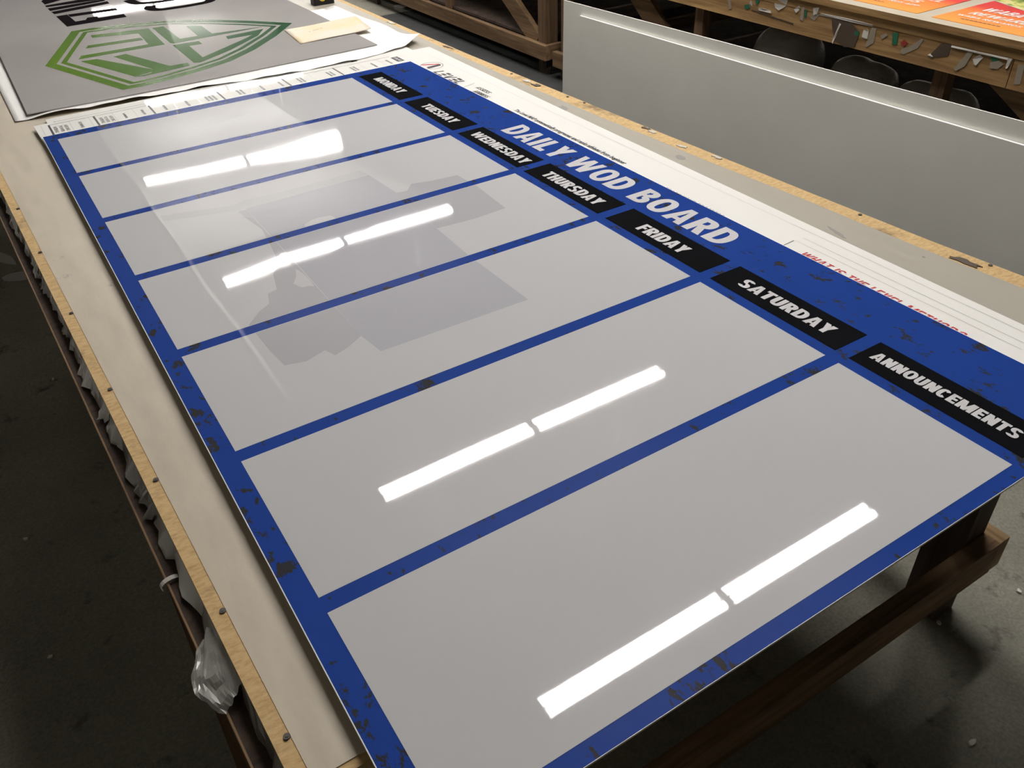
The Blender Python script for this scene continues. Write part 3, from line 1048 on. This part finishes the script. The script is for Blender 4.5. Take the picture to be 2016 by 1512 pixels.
def ribbon(mb, pts, w, z):
    P_ = [Vector(p) for p in pts]
    # smooth the path a little
    Q = []
    for i in range(len(P_) - 1):
        p0, p1, p2, p3 = P_[max(i - 1, 0)], P_[i], P_[i + 1], P_[min(i + 2, len(P_) - 1)]
        for k in range(6):
            t = k / 6
            Q.append(.5 * ((2 * p1) + (-p0 + p2) * t + (2 * p0 - 5 * p1 + 4 * p2 - p3) * t * t + (-p0 + 3 * p1 - 3 * p2 + p3) * t ** 3))
    Q.append(P_[-1])
    L, R = [], []
    for i, q in enumerate(Q):
        d = (Q[min(i + 1, len(Q) - 1)] - Q[max(i - 1, 0)]).normalized()
        nn = Vector((-d.y, d.x)) * w / 2
        L.append((*(q + nn), z))
        R.append((*(q - nn), z))
    for i in range(len(Q) - 1):
        mb.add([L[i], L[i + 1], R[i + 1], R[i]], [(0, 1, 2, 3)])


ribbon(mb, [(.945, 1.66), (.962, 1.58), (.93, 1.50), (.86, 1.478), (.78, 1.476), (.70, 1.487), (.672, 1.54), (.69, 1.60)], .05, zE)
ribbon(mb, [(.63, 1.80), (.648, 1.70), (.70, 1.665), (.78, 1.655), (.86, 1.66), (.94, 1.645)], .05, zE)
mb.build('lettering', M['sheet_black'], AC)

mb = MB()
E_ = [(.9949, .4963), (1.019, .7411), (1.18, .765), (1.3439, .752), (1.3244, .6075), (1.3025, .5106)]
G = 14
vs = []
for j in range(G + 1):
    for i in range(G + 1):
        u, v_ = i / G, j / G
        x = (.9949 * (1 - v_) + 1.019 * v_) * (1 - u) + (1.3025 * (1 - v_) + 1.340 * v_) * u
        y = (.4963 * (1 - v_) + .7411 * v_) * (1 - u) + (.5106 * (1 - v_) + .752 * v_) * u
        z = ZP + .0016 + .004 * u ** 3 + .0015 * math.sin(v_ * 5 + u * 4) ** 2
        vs.append((x, y, z))
w = G + 1
mb.add(vs, [(j * w + i, j * w + i + 1, (j + 1) * w + i + 1, (j + 1) * w + i) for j in range(G) for i in range(G)], 0, True)
EN = mb.build('envelope', M['manila'], None, label='cream envelope with a faint pencil note beside the green emblem tip', category='envelope', at=(1.15, .62, ZP + .001))
sol = EN.modifiers.new('thickness', 'SOLIDIFY')
sol.thickness = .0008
sol.offset = -1
mb = MB()
for i, (x, y, l) in enumerate(((1.083, .632, .010), (1.104, .642, .03), (1.142, .655, .012))):
    zz = ZP + .0043 + .002 * (x - 1.05)
    mb.add([(x, y, zz), (x + l, y + l * .25, zz), (x + l, y + l * .25 + .004, zz), (x, y + .004, zz)], [(0, 1, 2, 3)])
mb.build('pencil_note', M['ink_mid'], EN)

TM = thing('tape_measure', 'black tape measure with yellow badge at the far table edge', 'tape measure', (1.35, 1.16, ZT))
c8 = math.radians(-2)
b = MB().prism([(1.302, 1.130), (1.309, 1.124), (1.392, 1.122), (1.399, 1.128), (1.399, 1.170), (1.392, 1.176), (1.309, 1.178), (1.302, 1.172)], ZT + .0005, ZT + .058)
b.build('case', M['black_plastic'], TM)
MB().cyl((1.342, 1.1235, ZT + .034), (1.342, 1.1205, ZT + .034), .018, 24).build('badge', M['yellow_plastic'], TM)
MB().box(1.366, 1.390, 1.1205, 1.1225, ZT + .028, ZT + .05).build('lock_button', M['socket'], TM)

# ------------------------------------------------------------------ foam boards standing in the aisle
mb = MB()
mb.hexa([(2.900, -1.60, FLOOR), (2.906, -1.60, FLOOR), (2.906, 1.44, FLOOR), (2.900, 1.44, FLOOR)],
        [(2.900, -1.60, -.212), (2.906, -1.60, -.212), (2.906, 1.43, -.269), (2.900, 1.43, -.269)], 0, 1, None)
mb.build('foam_board', [M['foam'], M['foam_edge']], None, label='taller plain grey board at the back, standing upright in the aisle', category='board', at=(2.903, -.1, FLOOR))
mb = MB()
mb.hexa([(2.886, -1.58, FLOOR), (2.898, -1.58, FLOOR), (2.898, 1.265, FLOOR), (2.886, 1.265, FLOOR)],
        [(2.886, -1.58, -.286), (2.898, -1.58, -.286), (2.898, 1.255, -.321), (2.886, 1.255, -.321)], 0, 1, None)
mb.build('foam_board', [M['foam'], M['foam_edge']], None, label='lower grey board in front, its bright top edge showing as a white line', category='board', at=(2.892, -.18, FLOOR))


# ------------------------------------------------------------------ the two timber tables across the aisle
T2 = thing('timber_table', 'rough pine table base with diagonal brace, far left of the grey boards', 'table', (3.4, 3.3, FLOOR))
XB = 3.0
MB().box(XB - .02, 5.6, 1.76, 5.4, -.025, -.001, 0).build('table_top', [M['laminate']], T2)
MB().box(XB, XB + .038, 1.765, 5.39, -.165, -.0255).build('apron', M['pine_y'], T2)
MB().box(XB, XB + .038, 1.775, 5.38, -.704, -.613).build('side_rail', M['pine_y'], T2)
MB().box(5.52, 5.558, 1.775, 5.38, -.704, -.613).build('side_rail', M['pine_y'], T2)
MB().box(XB + .0385, 5.5195, 1.777, 1.815, -.702, -.614).build('end_rail', M['pine_x'], T2)
MB().box(XB + .0385, 5.5195, 5.33, 5.368, -.702, -.614).build('end_rail', M['pine_x'], T2)
for y0 in (1.816, 4.40):
    MB().box(XB + .0387, XB + .128, y0, y0 + .09, -.6125, -.0257).build('leg', M['pine_z'], T2)
    MB().box(XB + .0387, XB + .075, y0 + .002, y0 + .088, FLOOR, -.613).build('leg', M['dark_pine_z'], T2)
    MB().box(5.43, 5.5195, y0, y0 + .09, FLOOR, -.0257).build('leg', M['pine_z'], T2)
MB().box(XB + .0387, XB + .075, 3.06, 3.15, -.6125, -.0257).build('upright', M['pine_z'], T2)
MB().bar((3.058, 1.93, -.625), (3.058, 2.72, -.13), .115, .036, (1, 0, 0)).build('diagonal_brace', M['pine_y'], T2)
MB().box(XB + .05, 5.42, 1.95, 5.3, -.612, -.594).build('lower_shelf', M['dark_pine_z'], T2)

T3 = thing('timber_table', 'pine table with tape-covered front board, orange posters on its grey top', 'table', (3.6, -.3, FLOOR))
XC = 3.02
MB().box(XC - .012, 5.6, -2.6, 1.72, -.026, 0, 0, 1).build('table_top', [M['ply'], M['laminate']], T3)
MB().box(XC - .002, XC + .036, -2.58, 1.70, -.062, -.0265).build('edge_batten', M['ply'], T3)
ap = MB().box(XC, XC + .038, -1.155, 1.70, -.165, -.0625).build('apron', M['ply'], T3)
MB().box(XC, XC + .038, -2.58, -1.158, -.165, -.0625).build('apron', M['ply'], T3)
MB().box(XC, XC + .038, -2.55, 1.72, -.725, -.635).build('side_rail', M['pine_y'], T3)
for y0 in (1.61, .44, -.915, -2.4):
    MB().box(XC + .0385, XC + .09, y0 + .01, y0 + .07, FLOOR, -.0268).build('leg', M['pine_z'], T3)
    MB().box(5.5, 5.56, y0, y0 + .09, FLOOR, -.0268).build('leg', M['pine_z'], T3)
MB().bar((3.080, -.985, -.063), (3.080, -1.72, -.49), .12, .03, (1, 0, 0)).build('diagonal_brace', M['pine_y'], T3)
MB().bar((3.09, .52, -.55), (3.09, 1.12, -.10), .12, .03, (1, 0, 0)).build('diagonal_brace', M['pine_y'], T3)
MB().box(XC + .09, 5.49, -2.5, 1.55, -.634, -.615).build('lower_shelf', M['dark_pine_z'], T3)

# tape scraps stuck on the front board, (y, z) outlines
SCR = [('scrap_white', [(-.023, -.050), (-.105, -.036), (-.095, -.066), (-.060, -.089), (-.035, -.082)]),
       ('scrap_white', [(.122, -.089), (.112, -.076), (.100, -.099)]),
       ('scrap_green', [(.149, -.100), (.125, -.094), (.112, -.107), (.130, -.118), (.146, -.113)]),
       ('scrap_white', [(.062, -.098), (.030, -.096), (-.012, -.098), (-.018, -.107), (.058, -.109)]),
       ('scrap_green', [(.085, -.066), (.060, -.066), (.068, -.084), (.080, -.086)]),
       ('scrap_white', [(-.141, -.070), (-.168, -.051), (-.180, -.06), (-.160, -.082)]),
       ('scrap_green', [(-.165, -.045), (-.185, -.043), (-.183, -.062), (-.170, -.066)]),
       ('scrap_green', [(-.204, -.060), (-.215, -.060), (-.217, -.092), (-.206, -.090)]),
       ('scrap_grey', [(-.185, -.055), (-.200, -.052), (-.202, -.108), (-.184, -.106)]),
       ('scrap_white', [(-.246, -.047), (-.280, -.039), (-.272, -.066), (-.256, -.074)]),
       ('scrap_grey', [(-.235, -.088), (-.252, -.064), (-.284, -.068), (-.262, -.096)]),
       ('scrap_white', [(-.284, -.070), (-.420, -.066), (-.555, -.066), (-.555, -.058), (-.420, -.056), (-.290, -.060)]),
       ('scrap_white', [(-.372, -.160), (-.380, -.166), (-.397, -.11), (-.404, -.085), (-.392, -.080)]),
       ('scrap_dark', [(-.35, -.07), (-.45, -.066), (-.50, -.10), (-.49, -.158), (-.44, -.168), (-.385, -.15), (-.36, -.10)]),
       ('scrap_green', [(-.476, -.098), (-.496, -.094), (-.500, -.112), (-.480, -.114)]),
       ('scrap_white', [(-.516, -.085), (-.532, -.078), (-.541, -.086), (-.544, -.115), (-.528, -.120), (-.516, -.112)]),
       ('scrap_grey', [(-.552, -.070), (-.575, -.070), (-.575, -.125), (-.545, -.148), (-.540, -.14)]),
       ('scrap_grey', [(-.600, -.092), (-.622, -.078), (-.632, -.086), (-.610, -.104)]),
       ('scrap_green', [(-.652, -.071), (-.677, -.065), (-.684, -.109), (-.661, -.113)]),
       ('scrap_red', [(-.696, -.100), (-.709, -.085), (-.729, -.094), (-.716, -.112)]),
       ('scrap_grey', [(-.784, -.066), (-.792, -.070), (-.775, -.105), (-.720, -.140), (-.704, -.136), (-.706, -.12), (-.74, -.105)]),
       ('scrap_dark', [(-.87, -.066), (-.903, -.064), (-.910, -.07), (-.908, -.105), (-.870, -.118), (-.838, -.124), (-.832, -.118), (-.852, -.09)]),
       ('scrap_white', [(-.833, -.112), (-.826, -.118), (-.842, -.126), (-.848, -.12)]),
       ('scrap_white', [(-.912, -.066), (-1.03, -.066), (-1.135, -.064), (-1.135, -.070), (-1.03, -.0725), (-.912, -.072)]),
       ('scrap_grey', [(-.985, -.066), (-1.005, -.064), (-.985, -.125), (-.955, -.15), (-.945, -.145)]),
       ('scrap_white', [(-1.006, -.095), (-1.028, -.075), (-1.044, -.082), (-1.026, -.114), (-1.014, -.112)]),
       ('scrap_green', [(-1.07, -.075), (-1.09, -.068), (-1.105, -.078), (-1.085, -.092)]),
       ('scrap_grey', [(-1.075, -.092), (-1.105, -.080), (-1.125, -.088), (-1.11, -.108), (-1.08, -.112)]),
       ('scrap_white', [(-1.134, -.064), (-1.152, -.064), (-1.150, -.075), (-1.143, -.098), (-1.136, -.10)]),
       ('scrap_grey', [(.261, -.090), (.246, -.088), (.229, -.131), (.240, -.135)]),
       ('scrap_grey', [(-1.176, -.078), (-1.20, -.075), (-1.205, -.14), (-1.182, -.145)]),
       ('scrap_dark', [(.10, -.112), (-.02, -.1195), (-.15, -.126), (-.15, -.130), (-.02, -.125), (.10, -.117)])]
for i, (mm, pl) in enumerate(SCR):
    th = .0012 + .0004 * (i % 5)
    n = len(pl)
    vs = [(XC - .0002, a, b) for a, b in pl] + [(XC - .0002 - th - (.003 if mm == 'scrap_white' else 0) * (k % 2), a, b) for k, (a, b) in enumerate(pl)]
    tr = tessellate_polygon([[Vector((a, b, 0)) for a, b in pl]])
    fs = [tuple(j + n for j in t) for t in tr] + [(k, (k + 1) % n, (k + 1) % n + n, k + n) for k in range(n)]
    MB().add(vs, fs).build('tape_scrap', M[mm], ap)

# wrapped rolls on the lower shelf
for i, (x, y, z, r, ln, tilt, lab) in enumerate(((3.55, .30, -.465, .150, .34, .0, 'plastic-wrapped roll under the pine table, left of the others'),
                                                 (3.55, -.18, -.492, .122, .34, .1, 'plastic-wrapped roll under the pine table, middle of the three'),
                                                 (3.52, -.60, -.500, .114, .36, -.1, 'plastic-wrapped roll under the pine table, beside the upright leg'))):
    mb = MB()
    n, k = 28, 12
    vs = []
    for j in range(k + 1):
        t = j / k
        rr = r * (1 - abs(2 * t - 1) ** 6 * .45)
        for q in range(n):
            a = 2 * math.pi * q / n
            px, pz = rr * math.cos(a), rr * math.sin(a)
            w_ = 1 + .07 * noise.noise((px * 9 + i * 5, t * 5, pz * 9))
            yy_ = (t - .5) * ln
            vs.append((x + px * w_ + tilt * yy_, y + yy_, max(z + pz * w_, -.6148)))
    fs = [(j * n + q, j * n + (q + 1) % n, (j + 1) * n + (q + 1) % n, (j + 1) * n + q) for j in range(k) for q in range(n)]
    fs += [tuple(range(n - 1, -1, -1)), tuple(range(k * n, (k + 1) * n))]
    mb.add(vs, fs, 0, True)
    mb.build('wrapped_roll', M['bag'], None, label=lab, category='roll', group='wrapped rolls under the pine table', at=(x, y, -.615))


# orange posters on the far right table
def food_poster(x0, y0, lab, dy):
    """laid with its orange foot towards the aisle; x0,y0 = foot corner nearest the other poster"""
    r = thing('food_poster', lab, 'poster', (x0, y0, .0005), 'orange posters on the pine table')
    L, W = .62, .44
    s = dy                      # runs towards sign(dy)
    MB().box(x0, x0 + L, min(y0, y0 + s * W), max(y0, y0 + s * W), .0005, .002).build('sheet', M['orange_print'], r)
    mb = MB()
    cur = [(x0 + .40 - .075 * k / 10 - .05 * math.sin(k / 10 * 2.2), y0 + s * W * k / 10) for k in range(11)]
    mb.poly([cur + [(x0 + L, y0 + s * W), (x0 + L, y0)]], lambda a, b: (a, b, .0024))
    mb.build('food_photo', M['food_print'], r)
    mb = MB()
    for k in range(10):
        (a, b_), (c, d) = cur[k], cur[k + 1]
        mb.add([(a - .003, b_, .0027), (c - .003, d, .0027), (c + .003, d, .0027), (a + .003, b_, .0027)], [(0, 1, 2, 3)])
    mb.build('white_curve', M['white_print'], r)
    yl = max(y0, y0 + s * W)
    mb = MB()
    word(mb, 'WABA', x0 + .218, yl - .055, .062, yl - .215, .2, .17, .1, .0028, 0, .2)
    word(mb, 'GRILL', x0 + .212, yl - .235, .052, yl - .385, .2, .17, .1, .0028, 0, .2)
    mb.build('lettering', M['paper'], r)
    mb = MB()
    word(mb, 'REWARDS', x0 + .140, yl - .055, .045, yl - .33, .2, .17, .1, .0028, 0, .3)
    word(mb, 'WABA REWARDS APP', x0 + .092, yl - .040, .022, yl - .37, .2, .17, .12, .0028, 0, .1)
    mb.build('lettering', M['paper'], r)
    mb = MB()
    for k in range(9):
        rect(mb, x0 + .052, x0 + .059, yl - .10 - k * .018, yl - .086 - k * .018, .0028)
    mb.build('small_print', M['ink_mid'], r)
    return r


food_poster(3.0690, -.7690, 'orange and red food poster at the right, white title beside salad photo', -1)
food_poster(3.0730, -.7020 + .0, 'orange and red food poster at the left of the narrow grey gap', 1)

# ------------------------------------------------------------------ litter on the floor
def scrap(name, label, cat, loop, m, z1=.002, group=None):
    k = (.8443 - FLOOR) / 1.6943          # outlines were measured for a floor at -0.85
    loop = [(-.1047 + (x + .1047) * k, -2.802 + (y + 2.802) * k) for x, y in loop]
    p = {'label': label, 'category': cat}
    if group:
        p['group'] = group
    cx, cy = (sum(q[i] for q in loop) / len(loop) for i in (0, 1))
    return MB().prism(loop, FLOOR + .0002, FLOOR + z1).build(name, m, None, at=(cx, cy, FLOOR), **p)


scrap('paper_scrap', 'long pale paper scrap on the dark floor left of the table', 'paper', blob(-.285, 1.25, .12, .028, 1.95, 14, 3, .12), M['film'])
scrap('paper_scrap', 'rounded pale paper scrap on the dark floor touching the table shadow', 'paper', blob(-.245, 1.01, .075, .045, 2.6, 14, 4, .15), M['film'])
for i, (x, y, lab) in enumerate(((1.183, -2.48, 'white crumb on the concrete near the bottom right corner'), (1.393, -2.252, 'white crumb on the concrete below the table corner leg'),
                                 (-.241, .101, 'tiny white crumb on the floor, farthest of those left of the table'), (-.429, -.683, 'pale pebble on the floor left of the table middle'),
                                 (-.433, -1.141, 'pale crumb on the floor left of the hanging film flap'), (1.636, -2.302, 'tiny white crumb on the concrete right of the rail corner'))):
    scrap('floor_crumb', lab, 'crumb', blob(x, y, .006 if i else .010, .0045, i * .8, 9, 20 + i, .3), M['scrap_white'], .005)
mb = MB()
for i in range(24):
    a, b2 = 2 * math.pi * i / 24, 2 * math.pi * (i + 1) / 24
    for (r0, z0), (r1, z1) in (((.055, .0), (.058, .02)), ((.058, .02), (.052, .022)), ((.052, .022), (.0, .018))):
        mb.add([(3.127 + r * math.cos(t), 4.129 + r * math.sin(t), FLOOR + .001 + z) for r, z, t in ((r0, z0, a), (r0, z0, b2), (r1, z1, b2), (r1, z1, a))], [(0, 1, 2, 3)], 0, True)
mb.build('cup_lid', M['lid'], None, label='clear round cup lid on the floor beyond the pine rail', category='lid', at=(3.127, 4.129, FLOOR))
